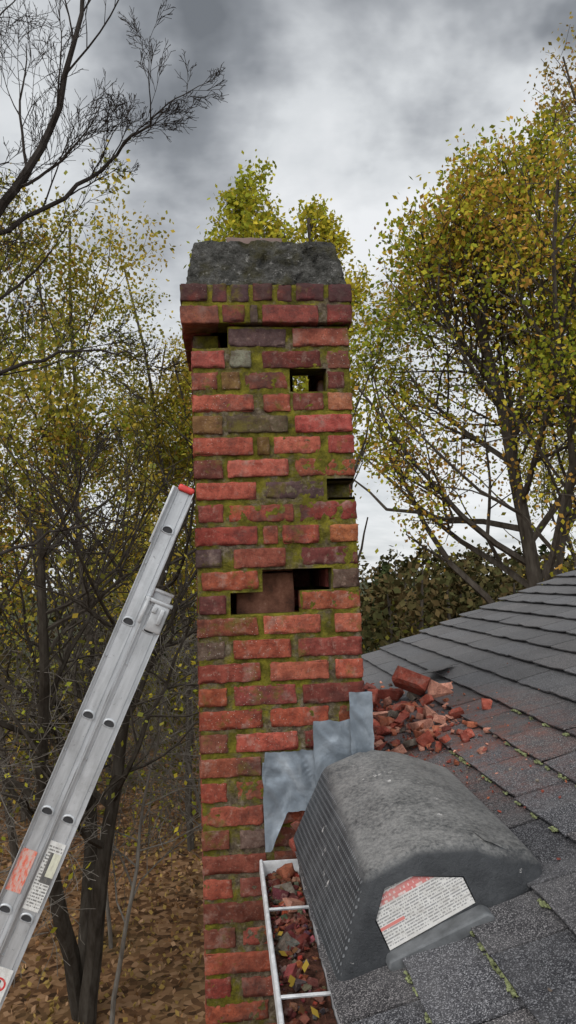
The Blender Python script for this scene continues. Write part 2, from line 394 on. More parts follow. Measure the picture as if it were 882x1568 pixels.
# ------------------------------------------------------------------ chimney
CH=empty('brick_chimney')
X0,X1=-.305,.230; W=X1-X0; DEP=.535; ZT=.9716; PR=.073; BH=.062
PAL={'R':(.33,.083,.056),'r':(.265,.068,.049),'D':(.17,.052,.043),'G':(.12,.080,.068),'M':(.15,.09,.035),'O':(.34,.115,.065),'W':(.155,.135,.11),'P':(.50,.24,.17)}
rows={
0:[(0,.163,'D'),(.178,.277,'D'),(.29,.40,'G'),(.413,.54,'D'),(.557,.648,'D'),(.663,.837,'D'),(.852,1,'D')],
1:[(0,.225,'O'),(.235,.375,'r'),(.395,.45,'G'),(.465,.80,'R'),(.842,1,'r')],
2:[(.228,.598,'G'),(.626,.99,'r')],
3:[(0,.215,'r'),(.235,.375,'W'),(.433,.81,'D'),(.837,.99,'D')],
4:[(0,.17,'r'),(.177,.305,'M'),(.32,.592,'r'),(.835,.955,'D')],
5:[(0,.385,'R'),(.433,.61,'r'),(.62,.82,'D'),(.835,1,'O')],
6:[(0,.19,'M'),(.207,.59,'G'),(.625,.995,'R')],
7:[(0,.375,'r'),(.385,.475,'M'),(.487,.79,'R'),(.827,1,'r')],
8:[(0,.185,'D'),(.204,.588,'R'),(.616,1,'r')],
9:[(.01,.387,'R'),(.425,.80,'G')],
10:[(.015,.18,'r'),(.2,.61,'R'),(.636,1,'r')],
11:[(0,.385,'R'),(.407,.51,'R'),(.525,.76,'R'),(.816,1,'O')],
12:[(0,.165,'G'),(.225,.55,'r'),(.635,.995,'D')],
13:[(.03,.38,'R'),(.825,1,'G')],
14:[(.01,.185,'D'),(.628,1,'R')],
15:[(0,.37,'r'),(.395,.75,'R'),(.825,1,'R')],
16:[(0,.17,'G'),(.21,.565,'R'),(.60,1,'r')],
17:[(0,.38,'r'),(.425,.79,'R'),(.82,1,'R')],
18:[(0,.175,'R'),(.205,.59,'R'),(.615,1,'D')],
19:[(0,.385,'R'),(.415,.78,'R'),(.83,1,'r')],
20:[(0,.175,'D'),(.21,.59,'R'),(.615,1,'D')],
24:[(0,.17,'D'),(.22,.39,'G'),(.42,1,'D')],
27:[(0,.38,'D'),(.41,.78,'r'),(.82,1,'r')],
28:[(0,.19,'D'),(.22,.59,'r'),(.61,1,'r')],
}
NROW=int((ZT-GZ)/PR)
holes=[(2,0,.222),(4,.598,.828),(9,.808,1.01),(13,.386,.815),(14,.192,.622)]
B=Buf(); rb=random.Random(3)
def brick(cx,cy,cz,sx_,sy_,sz_,key,hi=True,rough=.0035,yaw=.012,chip=.007):
    c=PAL[key]; k=rb.uniform(.75,1.18); c=(c[0]*k,c[1]*k*rb.uniform(.85,1.2),c[2]*k*rb.uniform(.8,1.1))
    rot=Matrix.Rotation(rb.uniform(-yaw,yaw),3,'Z')@Matrix.Rotation(rb.uniform(-.014,.014),3,'Y') if hi else None
    V,F=rbox((cx,cy,cz),(sx_,sy_,sz_),.0045 if hi else .004,(max(4,int(sx_/.010)),3,6) if hi else (2,2,2),rough if hi else 0,38,rb.uniform(0,99),rot,chip if hi else 0)
    B.add(V,F,c)
for r in range(NROW):
    zt=ZT-PR*r; zc=zt-BH/2
    ext=r<2
    x0,x1=(X0-.031,X1+.008) if ext else (X0,X1)
    y0=-.022 if ext else 0; y1=DEP+(.022 if ext else 0)
    ww=x1-x0; hi=r<33
    pat=rows.get(r)
    if pat is None:
        pat=[(0,.17),(.20,.59),(.615,1)] if r%2==0 else [(0,.38),(.41,.78),(.82,1)]
        pat=[(max(0,a+rb.uniform(-.012,.012)) if a>0 else 0,b+(rb.uniform(-.012,.012) if b<1 else 0),rb.choice('RRrrRrDrRrr' if r%2 else 'RRrrDrrrR')) for a,b in pat]
    for a,b,k in pat:
        a+=0 if a==0 else .004
        brick(x0+(a+b)/2*ww,y0+.05+rb.uniform(-.003,.004),zc+rb.uniform(-.002,.002),(b-a)*ww-.002,.1,BH+rb.uniform(-.003,.002),k,hi,.0065 if (r,k) in ((4,'D'),(8,'r'),(3,'W')) else rb.uniform(.0030,.0046))
    for xs in (x0+.05,x1-.05):
        segs=[(y0+.112,y0+.30),(y0+.312,y1-.11)] if r%2 else [(y0+.112,y0+.205),(y0+.217,y1-.11)]
        for a,b in segs:
            brick(xs,(a+b)/2,zc,.1,b-a,BH,rb.choice('RrrDDr'),r<11,.003,.004)
    bp=[(0,.38),(.405,.785),(.81,1)] if r%2 else [(0,.175),(.2,.585),(.61,1)]
    for a,b in bp:
        if r==2 and a>.58: a,b=.88,1
        if r==3 and a>.8: a,b=.88,1
        if r==3 and a==.405: b=.71
        brick(x0+(a+b)/2*ww,y1-.05,zc,(b-a)*ww-.003,.1,BH,rb.choice('RrrDDr'),r<5,.003,.004)
B.obj('bricks',[BRICK],parent=CH,smooth=True)

def sheet(buf,O,Ua,ul,nrm,z0,z1,du,hole,depth,amp):
    nu=max(2,int(ul/du)); nz=max(2,int((z1-z0)/du))
    O=np.array(O,float);Ua=np.array(Ua,float);nrm=np.array(nrm,float)
    V=np.zeros(((nu+1)*(nz+1),3)); idx=lambda i,j:i*(nz+1)+j
    for i in range(nu+1):
        for j in range(nz+1):
            u=ul*i/nu; z=z0+(z1-z0)*j/nz
            p=O+Ua*u; p[2]=z
            q=Vector(p)*45; d=amp*(mn.noise(q)+.7*mn.noise(q*3.1)+.5*mn.noise(q*.25))
            V[idx(i,j)]=p+nrm*d
    back=V-nrm*depth
    n0=len(V); V2=[*V,*back]; F=[]
    keep=[[not hole(ul*(i+.5)/nu,z0+(z1-z0)*(j+.5)/nz) for j in range(nz)] for i in range(nu)]
    for i in range(nu):
        for j in range(nz):
            if not keep[i][j]: continue
            F.append((idx(i,j),idx(i+1,j),idx(i+1,j+1),idx(i,j+1)))
            for (di,dj,a,b) in ((-1,0,idx(i,j),idx(i,j+1)),(1,0,idx(i+1,j),idx(i+1,j+1)),(0,-1,idx(i,j),idx(i+1,j)),(0,1,idx(i,j+1),idx(i+1,j+1))):
                ii,jj=i+di,j+dj
                if 0<=ii<nu and 0<=jj<nz and not keep[ii][jj]: F.append((a,b,b+n0,a+n0))
    buf.add(V2,np.array(F))
MB=Buf()
def hfront(u,z):
    f=u/W; r=(ZT-z)/PR
    for (hr,a,b) in holes:
        if a<f<b and hr-.08<r<hr+BH/PR+.06: return True
    return False
ZM=ZT-2*PR+.006; ZB=ZT-33*PR
rec=.0066
sheet(MB,(X0+rec,rec,0),(1,0,0),W-2*rec,(0,-1,0),ZB,ZM,.0065,hfront,.088,.0042)
def hl(u,z): r=(ZT-z)/PR; return u<.1 and 1.95<r<2.9
def hr_(u,z): r=(ZT-z)/PR; return u<.1 and 8.95<r<9.9
sheet(MB,(X0+rec,rec,0),(0,1,0),DEP-2*rec,(-1,0,0),ZB,ZM,.018,hl,.085,.003)
sheet(MB,(X1-rec,rec,0),(0,1,0),DEP-2*rec,(1,0,0),ZB,ZM,.018,hr_,.085,.003)
def hb(u,z): r=(ZT-z)/PR; f=u/W; return .71<f<.88 and 1.9<r<3.9
sheet(MB,(X0+rec,DEP-rec,0),(1,0,0),W-2*rec,(0,1,0),ZB,ZM,.018,hb,.085,.003)
V,F=rbox(((X0+X1)/2,DEP/2,(ZB+GZ)/2-.1),(W-2*rec,DEP-2*rec,ZB-GZ+.2),.004,(2,2,2)); MB.add(V,F)
for c_,s_ in ((((X0+X1)/2-.0115,.035,ZT-PR+.005),(W+.039-.012,.1,2*PR-.014)),(((X0+X1)/2-.0115,DEP-.035,ZT-PR+.005),(W+.039-.012,.1,2*PR-.014)),
             ((X0+.025,DEP/2,ZT-PR+.005),(.1,DEP-.18,2*PR-.016)),((X1-.045,DEP/2,ZT-PR+.005),(.1,DEP-.18,2*PR-.016))):
    V,F=rbox(c_,s_,.004,(20,6,14),.003,40,5); MB.add(V,F)
MB.obj('mortar_joints',[MORTAR],parent=CH,smooth=True)
cb_=Buf()
nx,ny,nz=90,50,26
def crown():
    zb,zt=ZT-.004,ZT+.180
    bl=(X0-.008,-.012,X1-.008,DEP+.01); tl=(X0+.018,.055,X1-.034,DEP-.06)
    V=[];F=[]
    def ring(t):
        x0,y0,x1,y1=[bl[i]+(tl[i]-bl[i])*t for i in range(4)]
        P=[(x0+(x1-x0)*i/nx,y0) for i in range(nx)]+[(x1,y0+(y1-y0)*i/ny) for i in range(ny)]
        P+=[(x1-(x1-x0)*i/nx,y1) for i in range(nx)]+[(x0,y1-(y1-y0)*i/ny) for i in range(ny)]
        return P,((x0+x1)/2,(y0+y1)/2)
    n=2*(nx+ny)
    for t in [k/nz for k in range(nz+1)]:
        P,c=ring(t)
        for x,y in P:
            z=zb+(zt-zb)*t
            q=Vector((x,y,z)); d=.006*mn.noise(q*13)+.005*mn.noise(q*38)+.006*mn.noise(q*90)+.003*mn.noise(q*180)
            a=mn.noise(q*22+Vector((8,1,3)))
            if a>.25: d-=(a-.25)*.05
            dx,dy=x-c[0],y-c[1]; l=math.hypot(dx,dy)
            V.append((x+dx/l*d,y+dy/l*d,z+t*(.008*mn.noise(q*9+Vector((5,5,5)))+.006*mn.noise(q*45))))
    for s_ in (.8,.5,.05):
        P,c=ring(1)
        for x,y in P:
            q=Vector((x,y,0)); V.append((c[0]+(x-c[0])*s_,c[1]+(y-c[1])*s_,zt+.008*(1-s_)+.005*mn.noise(q*20)))
    R=len(V)//n
    for k in range(R-1):
        for i in range(n): F.append((k*n+i,k*n+(i+1)%n,(k+1)*n+(i+1)%n,(k+1)*n+i))
    return V,F
V,F=crown(); cb_.add(V,np.array(F))
cb_.obj('cement_crown',[CROWN],parent=CH,smooth=True)
fb=Buf()
def flue(z0,z1):
    x0,x1,y0,y1=-.175,.024,.135,.39; t=.018
    for c_,s_ in (((.5*(x0+x1),y0+t/2,(z0+z1)/2),(x1-x0,t,z1-z0)),((.5*(x0+x1),y1-t/2,(z0+z1)/2),(x1-x0,t,z1-z0)),
                  ((x0+t/2,(y0+y1)/2,(z0+z1)/2),(t,y1-y0-2*t-.002,z1-z0)),((x1-t/2,(y0+y1)/2,(z0+z1)/2),(t,y1-y0-2*t-.002,z1-z0))):
        V,F=rbox(c_,s_,.004,(8,8,12),.003,25,1); fb.add(V,F)
zf=-3.0
while zf<ZT-.25: flue(zf,min(zf+.60,ZT+.232)); zf+=.604
fb.obj('flue_liner',[TERRA],parent=CH,smooth=True)
FB=Buf()
def patch(x0,x1,top,bot,y,seed,side=False,amp=.004):
    nu,nv=30,40; V=[]
    for i in range(nu+1):
        for j in range(nv+1):
            x=x0+(x1-x0)*i/nu; t=j/nv; b=bot(x); z=b+(top(x)-b)*t
            q=Vector((x*9+seed,z*9,seed)); d=amp*(mn.noise(q)+.5*mn.noise(q*2.6))
            cr=mn.noise(Vector((x*12+z*6,z*4,seed+3))); d+=.0055*max(0,1-abs(cr)*6)
            yy=y-abs(d)-.014*max(0,.35-t)**1.3*3
            zz=z+.005*mn.noise(Vector((x*25,seed,t*4)))+.0025*mn.noise(Vector((x*70,seed,t*9)))
            xx=x+.003*mn.noise(Vector((z*30,seed,x*4)))
            V.append((xx,yy,zz) if not side else (y+abs(d),x,zz))
    F=[(i*(nv+1)+j,(i+1)*(nv+1)+j,(i+1)*(nv+1)+j+1,i*(nv+1)+j+1) for i in range(nu) for j in range(nv)]
    FB.add(V,np.array(F))
roofz=lambda x:-.85+.35*x
def b1(x):
    t=(x+.105)/.105
    return -.845 if t<.18 else (-.845+min(1,(t-.18)/.5)**.8*.115)
patch(-.108,.07,lambda x:-.548-.03*(x<-.1),b1,-.010,1,amp=.006)
patch(.055,.19,lambda x:-.458,lambda x:roofz(x)+.01,-.020,7)
patch(.172,.246,lambda x:-.372,lambda x:roofz(x)+.01,-.027,13,amp=.004)
patch(-.02,.16,lambda x:-.375,lambda x:-.765,.238,21,True,.003)
patch(.14,.36,lambda x:-.445,lambda x:-.765,.244,25,True,.003)
patch(.34,.55,lambda x:-.52,lambda x:-.765,.250,29,True,.003)
FB.obj('step_flashing',[FLASH],parent=CH,smooth=True)

# ------------------------------------------------------------------ house and roof
HO=empty('house')
TP=.35; CF=math.cos(math.atan(TP)); SF=math.sin(math.atan(TP))
YB,YF=-4.0,2.87; RX=4.4
SB=Buf(); rs=random.Random(11)
EXP=.148/CF
nrm=np.array([-SF,0,CF])
def roofP(s,y,h):
    p=np.array([s*CF,y,-.85+s*SF]); return p+nrm*h
k=0; s=-.012
while s*CF<RX:
    off=(k%2)*.152+rs.uniform(-.012,.012); y=YB-.3+off
    while y<YF:
        y0=max(y,YB); y1=min(y+.296+rs.uniform(-.003,.003),YF+rs.uniform(-.004,.004))
        y+=.305
        if y1-y0<.03: continue
        if y0<DEP+.0 and y1>-.0 and s*CF<X1+.01:
            if y0<0: y1=min(y1,-.006)
            elif y1>DEP: y0=max(y0,DEP+.006)
            else:
                if s*CF+.15*1<X1+.02: continue
            if y1-y0<.02: continue
        nu_,nv_=6,5; V=[]
        c=rs.uniform(.66,1.3); warm=rs.uniform(-.04,.04); seed=rs.uniform(0,99); sk=rs.uniform(-.007,.007); lift=rs.uniform(0,.004); lc=rs.uniform(0,.007)
        for lay in (0,1):
            for i in range(nu_+1):
                for j in range(nv_+1):
                    yy=y0+(y1-y0)*i/nu_; tt=j/nv_
                    jag=.006*mn.noise(Vector((yy*22,seed,0)))+sk*(i/nu_-.5) if j==0 else 0
                    ss=s+tt*(EXP+.02)+jag
                    h=.018-.0155*tt+(lift+lc*(abs(i/nu_-.5)*2)**2+.003*mn.noise(Vector((yy*7,ss*9,seed))))*(1-tt)
                    V.append(roofP(ss,yy,h-(0 if lay==0 else .0055)))
        n1=(nu_+1)*(nv_+1); ix=lambda i,j,l=0:i*(nv_+1)+j+l*n1
        F=[(ix(i,j),ix(i+0,j+1),ix(i+1,j+1),ix(i+1,j)) for i in range(nu_) for j in range(nv_)]
        F+=[(ix(i,0),ix(i+1,0),ix(i+1,0,1),ix(i,0,1)) for i in range(nu_)]
        for i in (0,nu_): F+=[(ix(i,j),ix(i,j+1),ix(i,j+1,1),ix(i,j,1)) for j in range(nv_)]
        SB.add(V,np.array(F),(c*(1+warm),c,c*(1-warm)))
    s+=EXP; k+=1
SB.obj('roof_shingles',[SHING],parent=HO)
DK=Buf()
def slab(pts,th):
    P=np.array(pts,float); Q=P-np.array([0,0,th]); V=np.concatenate([P,Q])
    DK.add(V,np.array([(0,1,2,3),(7,6,5,4),(0,4,5,1),(1,5,6,2),(2,6,7,3),(3,7,4,0)]))
for (ya,yb,xa) in ((YB,-.004,.004),(-.004,DEP+.004,X1+.012),(DEP+.004,YF-.012,.004)):
    slab([(xa,ya,roofz(xa)-.003),(RX,ya,roofz(RX)-.003),(RX,yb,roofz(RX)-.003),(xa,yb,roofz(xa)-.003)],.03)
slab([(RX,YB,roofz(RX)+.01),(2*RX+.3,YB,-.95),(2*RX+.3,YF,-.95),(RX,YF,roofz(RX)+.01)],.03)
DK.obj('roof_deck',[simple('dark_roofing_felt',(.04,.04,.042),.95)],parent=HO)
WB=Buf()
def box(buf,x0,x1,y0,y1,z0,z1,r=.002,col=(1,1,1),m=0):
    V,F=rbox(((x0+x1)/2,(y0+y1)/2,(z0+z1)/2),(x1-x0,y1-y0,z1-z0),r,(2,2,2)); buf.add(V,F,col,m)
box(WB,.35,2*RX-.1,YB+.3,YF-.3,GZ-.2,-1.0)
V=np.array([(.35,YF-.3,-1.0),(2*RX-.1,YF-.3,-1.0),(RX,YF-.3,.55),(RX,YF-.31,.55),(.35,YB+.3,-1.0),(2*RX-.1,YB+.3,-1.0),(RX,YB+.3,.55),(RX,YB+.31,.55)])
WB.add(V,np.array([(0,1,2,3),(4,5,6,7)]))
WB.obj('walls',[SIDING],parent=HO)
TB=Buf()
box(TB,.006,.03,YB,-.006,-1.03,-.885); box(TB,.006,.03,DEP+.006,YF-.02,-1.03,-.885)
box(TB,.03,.35,YB,YF-.02,-1.05,-1.035)
TB.obj('fascia_and_soffit',[WHITE],parent=HO)
RB=Buf(); V=[]
for yy in (YF-.012,YF-.002):
    for (x,z) in ((.0,roofz(0)-.008),(RX,roofz(RX)-.008),(RX,roofz(RX)-.14),(0,roofz(0)-.14)): V.append((x,yy,z))
RB.add(V,np.array([(0,1,2,3),(4,5,6,7),(0,1,5,4),(1,2,6,5),(2,3,7,6),(3,0,4,7)])); RB.obj('rake_board',[WHITE],parent=HO)
def extrude_profile(buf,prof,y0,y1,col=(1,1,1),n=1):
    m=len(prof); V=[]
    for k in range(n+1):
        y=y0+(y1-y0)*k/n
        V+=[(x+.002*mn.noise(Vector((y*3,1,1)))*(n>1),y,z+.002*mn.noise(Vector((y*3,5,1)))*(n>1)) for x,z in prof]
    F=[(k*m+i,k*m+(i+1)%m,(k+1)*m+(i+1)%m,(k+1)*m+i) for k in range(n) for i in range(m)]
    buf.add(V,np.array(F),col)
GB=Buf()
prof=[(-.126,-.868),(-.1235,-.865),(-.119,-.865),(-.1165,-.868),(-.1165,-.874),(-.1175,-.874),(-.1185,-.869),(-.1232,-.870),(-.1240,-.902),(-.104,-.955),(-.004,-.955),(-.004,-.872),(-.001,-.872),(-.001,-.958),(-.106,-.958),(-.127,-.904)]
for (a,b) in ((YB,-.026),(DEP+.006,YF)):
    extrude_profile(GB,prof,a,b,n=40)
for y in (-3.2,-2.8,-2.4,-2.0,-1.6,-1.19,-.78,-.37,1.0,1.5,2.0,2.5):
    V,F=rbox((-.059,y,-.8655),(.116,.010,.0022),.001,(3,2,2)); GB.add(V,F)
    V,F=rbox((-.059,y+.004,-.869),(.114,.003,.008),.001,(3,2,2)); GB.add(V,F)
V,F=rbox((-.064,-.0285,-.912),(.118,.003,.086),.001,(2,2,2)); GB.add(V,F)
GB.obj('gutter',[WHITE],parent=HO)
sb=Buf(); V=[]; nu_,nv_=14,220
for i in range(nu_+1):
    for j in range(nv_+1):
        x=-.119+.113*i/nu_; y=-2.2+2.165*j/nv_
        V.append((x,y,-.914+.012*mn.noise(Vector((x*20,y*20,0)))+.010*mn.noise(Vector((x*70,y*70,3)))))
sb.add(V,np.array([(i*(nv_+1)+j,(i+1)*(nv_+1)+j,(i+1)*(nv_+1)+j+1,i*(nv_+1)+j+1) for i in range(nu_) for j in range(nv_)]))
sb.obj('gutter_silt',[SOIL],parent=HO,smooth=True)
mb=Buf(); rm=random.Random(5)
for kk,(ya,yb) in {1:(-1.3,-.86),2:(-1.35,-.8),3:(-1.3,-.35),4:(-.6,.3),5:(-.9,.2),6:(-.3,.4)}.items():
    ss=-.012+kk*EXP
    y=ya
    while y<yb:
        if rm.random()<.75:
            for _ in range(5):
                p=roofP(ss-rm.uniform(-.002,.008),y+rm.uniform(-.012,.012),.008+rm.uniform(0,.007)); sz=rm.uniform(.003,.009)
                V,F=rbox(p,(sz,sz*rm.uniform(1,1.8),sz*.8),sz*.4,(2,2,2),.002,160,y*9); mb.add(V,F)
            y+=rm.uniform(.006,.016)
        else: y+=rm.uniform(.03,.10)
mb.obj('roof_moss',[MOSSM],parent=HO)

# ------------------------------------------------------------------ rubble
def rubble(name,items,house=True):
    bm=bmesh.new(); cl_=bm.verts.layers.float_color.new('Col')
    for (p,sz,col,sd_) in items:
        r_=random.Random(sd_); vs=[]
        R=Matrix.Rotation(r_.uniform(0,6.28),3,'Z')@Matrix.Rotation(r_.uniform(-.6,.6),3,'X')@Matrix.Rotation(r_.uniform(-.6,.6),3,'Y')
        asp=(1,r_.uniform(.5,.9),r_.uniform(.35,.7))
        for sx_ in(-1,1):
            for sy_ in (-1,1):
                for sz_ in(-1,1):
                    if r_.random()<.12: continue
                    for q in range(4):
                        v=Vector((sx_*asp[0]*r_.uniform(.4,1),sy_*asp[1]*r_.uniform(.4,1),sz_*asp[2]*r_.uniform(.5,1)))*sz*.5
                        bv=bm.verts.new(R@v+Vector(p)); k_=r_.uniform(.8,1.15); bv[cl_]=(col[0]*k_,col[1]*k_,col[2]*k_,1); vs.append(bv)
        res=bmesh.ops.convex_hull(bm,input=vs)
        dele=[e for e in res['geom_interior'] if isinstance(e,bmesh.types.BMVert)]
        if dele: bmesh.ops.delete(bm,geom=list(set(dele)),context='VERTS')
    me=bpy.data.meshes.new(name); bm.to_mesh(me); bm.free(); me.materials.append(CHUNK)
    o=bpy.data.objects.new(name,me); link(o)
    if house: house_frame(o)
    return o
rr=random.Random(21); items=[]
def put(x,y,sz,key,lift=0):
    s_=x/CF; p=roofP(s_,y,.014+sz*.22+lift); c=PAL[key]; k=rr.uniform(.85,1.4); items.append((p,sz,tuple(a*k for a in c),rr.random()))
for (x,y,sz,key,l) in ((.69,1.10,.18,'R',.05),(.77,.98,.12,'P',0),(.52,1.35,.14,'R',.0),(.50,1.02,.12,'P',.0),(.58,.60,.09,'P',0),(.56,.48,.07,'P',0),(.64,.72,.09,'P',0),(.42,.9,.13,'O',0),(.60,1.22,.13,'r',0.02),(.80,1.06,.09,'P',0),(.47,1.2,.13,'R',.03)):
    put(x,y,sz,key,l)
for _ in range(75):
    x=min(.82,max(.29,rr.gauss(.49,.12))); y=min(1.7,max(.3,rr.gauss(.95,.32)))
    put(x,y,rr.uniform(.03,.07),rr.choice('OORRPrDPW'),rr.uniform(0,.02))
for _ in range(280):
    x=min(1.0,max(.27,rr.gauss(.51,.14))); y=max(.1,rr.gauss(.88,.4))
    put(x,y,abs(rr.gauss(.0,.018))+.011,rr.choice('OORRWrPPDG'))
for _ in range(800):
    x=.27+abs(rr.gauss(0,.25)); y=rr.gauss(.60,.48)
    if y<DEP+.02 and x<.26: continue
    put(x,y,rr.uniform(.003,.011),rr.choice('OORRWrDP'))
for _ in range(460):
    x=rr.uniform(-.112,-.012); y=-abs(rr.gauss(0,.5))-.04; sz=.006+abs(rr.gauss(0,.015))
    if x-sz*.5<-.112 or x+sz*.5>-.008: sz=.009
    c=PAL[rr.choice('ORrrWGDDDPW')]; items.append(((x,y,-.908+sz*.2),sz,tuple(a*rr.uniform(.5,1.0) for a in c),rr.random()))
for (x,y,z,sz,k_) in ((.0,-.035,-.775,.06,'R'),(.02,-.06,-.80,.07,'O'),(-.015,-.05,-.82,.05,'r'),(-.05,-.08,-.885,.055,'O'),(-.06,-.2,-.89,.06,'W'),(-.09,-.5,-.895,.05,'W'),(-.05,-.3,-.89,.06,'P')):
    items.append(((x,y,z),sz,PAL[k_],rr.random()))
rubble('brick_rubble',items)
ls=Buf(); V,F=rbox((0,0,0),(.13,.24,.005),.002,(6,8,2),.002,20,3,Matrix.Rotation(-.55,3,'Z')@Matrix.Rotation(-.22,3,'Y')); V=V+roofP(.93,1.38,.05); ls.add(V,F,(.9,.85,.8)); ls.obj('loose_shingle',[SHING],house=True)

# ------------------------------------------------------------------ plastic roof vent
VN=empty('roof_vent_hood')
pts=[(-.012,-.825,-.862),(.12,-.825,-.812),(.475,-.775,-.688),(.492,-.05,-.685),(-.03,-.055,-.800),
     (.066,-.785,-.640),(.185,-.775,-.592),(.325,-.765,-.588),(.468,-.745,-.630),
     (.076,-.085,-.577),(.205,-.075,-.534),(.31,-.075,-.548),(.468,-.08,-.606)]
bm=bmesh.new(); vs=[bm.verts.new(p) for p in pts]; bmesh.ops.convex_hull(bm,input=vs)
bmesh.ops.dissolve_limit(bm,angle_limit=math.radians(9),verts=bm.verts,edges=bm.edges)
bmesh.ops.bevel(bm,geom=[e for e in bm.edges],offset=.022,segments=5,profile=.5,affect='EDGES',clamp_overlap=True)
bmesh.ops.recalc_face_normals(bm,faces=bm.faces)
me=bpy.data.meshes.new('hood'); bm.to_mesh(me); bm.free()
hood=bpy.data.objects.new('hood_tmp',me); link(hood)
lab=[(.0845,-.722),(.109,-.662),(.17,-.643),(.284,-.652),(.306,-.704),(.111,-.782)]
def prism(name,poly,y0,y1):
    bm=bmesh.new(); a=[bm.verts.new((x,y0,z)) for x,z in poly]; b=[bm.verts.new((x,y1,z)) for x,z in poly]
    bm.faces.new(a); bm.faces.new(b[::-1])
    n=len(poly)
    for i in range(n): bm.faces.new((a[i],b[i],b[(i+1)%n],a[(i+1)%n]))
    bmesh.ops.recalc_face_normals(bm,faces=bm.faces)
    me=bpy.data.meshes.new(name); bm.to_mesh(me); bm.free(); o=bpy.data.objects.new(name,me); link(o); return o
cut=prism('cut',lab,-.95,-.772)
md=hood.modifiers.new('b','BOOLEAN'); md.operation='DIFFERENCE'; md.object=cut; md.solver='EXACT'
dg=bpy.context.evaluated_depsgraph_get(); me2=bpy.data.meshes.new_from_object(hood.evaluated_get(dg))
bpy.data.objects.remove(hood); bpy.data.objects.remove(cut)
me2.name='hood_shell'; me2.materials.clear(); me2.materials.append(PLAS); me2.materials.append(PLASM)
for p in me2.polygons:
    p.material_index=1 if (p.normal.x<-.75) else 0
try: me2.set_sharp_from_angle(angle=math.radians(40)); [setattr(p,'use_smooth',True) for p in me2.polygons]
except Exception as e: print(e)
ho=bpy.data.objects.new('hood_shell',me2); link(ho); ho.parent=VN
def flat_label(name,P,uv,mat_,parent):
    me=bpy.data.meshes.new(name); me.from_pydata(P,[],[tuple(range(len(P)))]); ul=me.uv_layers.new(name='UVMap')
    for i,l in enumerate(ul.data): l.uv=uv[i]
    me.materials.append(mat_); o=bpy.data.objects.new(name,me); link(o)
    if parent: o.parent=parent
    return o
yl=lambda z:-.805+(z+.782)*.22
LP=[(.0875,-.722),(.111,-.665),(.17,-.646),(.282,-.655),(.303,-.704),(.112,-.779)]
P=[(x,yl(z),z) for x,z in LP]
ex=np.array([.192,.076]); ex/=np.linalg.norm(ex); ey=np.array([-ex[1],ex[0]])
uv=[]
for x,z in LP:
    d=np.array([x-.112,z+.779]); uv.append((float(d@ex)/.23+.06,float(d@ey)/.125))
flat_label('warning_label',P,uv,m_label('printed_warning_label','vent'),VN)
o=prism('base_lip',[(.104,-.784),(.312,-.705),(.328,-.712),(.330,-.726),(.114,-.812),(.100,-.800)],-.838,-.79); o.parent=VN; o.data.materials.append(GREYP)
bv=o.modifiers.new('bev','BEVEL'); bv.width=.004; bv.segments=2

# ------------------------------------------------------------------ ladder
LD=bpy.data.objects.new('extension_ladder',None); link(LD)
upv=Vector((.411,.008,.911)).normalized()
rung=Vector((-.17,1,0)).normalized(); rung=(rung-upv*rung.dot(upv)).normalized()
perp=rung.cross(upv).normalized()
if perp.x<0: perp=-perp
LM=Matrix((( perp.x,rung.x,upv.x,0),(perp.y,rung.y,upv.y,0),(perp.z,rung.z,upv.z,0),(0,0,0,1)))
LD.matrix_world=Matrix.Translation(Vector((-.377,2.30,.157)))@LM
LB=Buf()
def rail(xc,wd,y,z0,z1,outward):
    hw=wd/2; t=.0028; fl=.011*outward
    prof=[(-hw,fl),(-hw+t,fl),(-hw+t,0),(-hw*.62,0),(-hw*.56,outward*.002),(hw*.56,outward*.002),(hw*.62,0),(hw-t,0),(hw-t,fl),(hw,fl),(hw,-t*outward),(-hw,-t*outward)]
    m=len(prof); V=[];n=40
    for k_ in range(n+1):
        z=z0+(z1-z0)*k_/n; V+=[(xc+a,y+b,z) for a,b in prof]
    F=[(k_*m+i,k_*m+(i+1)%m,(k_+1)*m+(i+1)%m,(k_+1)*m+i) for k_ in range(n) for i in range(m)]
    LB.add(V,np.array(F))
BOT=(GZ-.157)/upv.z
WL=.40
rail(0,.062,0,-4.9,.135,-1); rail(0,.062,WL,-4.9,.135,1)
rail(.0685,.068,-.010,BOT+.02,-.21,-1); rail(.0685,.068,WL+.010,BOT+.02,-.21,1)
DKB=Buf()
def rungs(xc,y0,y1,zs):
    for z in zs:
        an=[math.pi*i/10 for i in range(11)]
        out=[(.0185*math.cos(a),.0135*math.sin(a)) for a in an]+[(-.0185,-.006),(-.009,-.010),(.009,-.010),(.0185,-.006)]
        m=len(out); V=[]
        inn=[(x*.84,q*.84) for x,q in out]; fl=[(x*1.14,q*1.2) for x,q in out]
        seq=[(y0-.0024,inn),(y0-.0052,inn),(y0-.0052,out),(y0-.003,fl),(y0+.002,out),(y1-.002,out),(y1+.003,fl),(y1+.0052,out),(y1+.0052,inn),(y1+.0024,inn)]
        for yy,rg in seq: V+=[(xc+x,yy,z+q) for x,q in rg]
        F=[(k_*m+i,k_*m+(i+1)%m,(k_+1)*m+(i+1)%m,(k_+1)*m+i) for k_ in range(len(seq)-1) for i in range(m)]
        LB.add(V,np.array(F))
        for yy in (y0-.0027,y1+.0027):  # flat dark discs paint the shade of an open rung; nothing is bored out
            V=[(xc+x*1.0,yy,z+q) for x,q in inn]+[(xc,yy,z)]
            DKB.add(V,np.array([(i,(i+1)%m,(i+2)%m,m) for i in range(0,m-1,2)]+[(m-1,0,m,m)]) if m%2 else np.array([(i,(i+1)%m,(i+2)%m,m) for i in range(0,m,2)]))
rungs(0,0,WL,[-.305*i for i in range(16)])
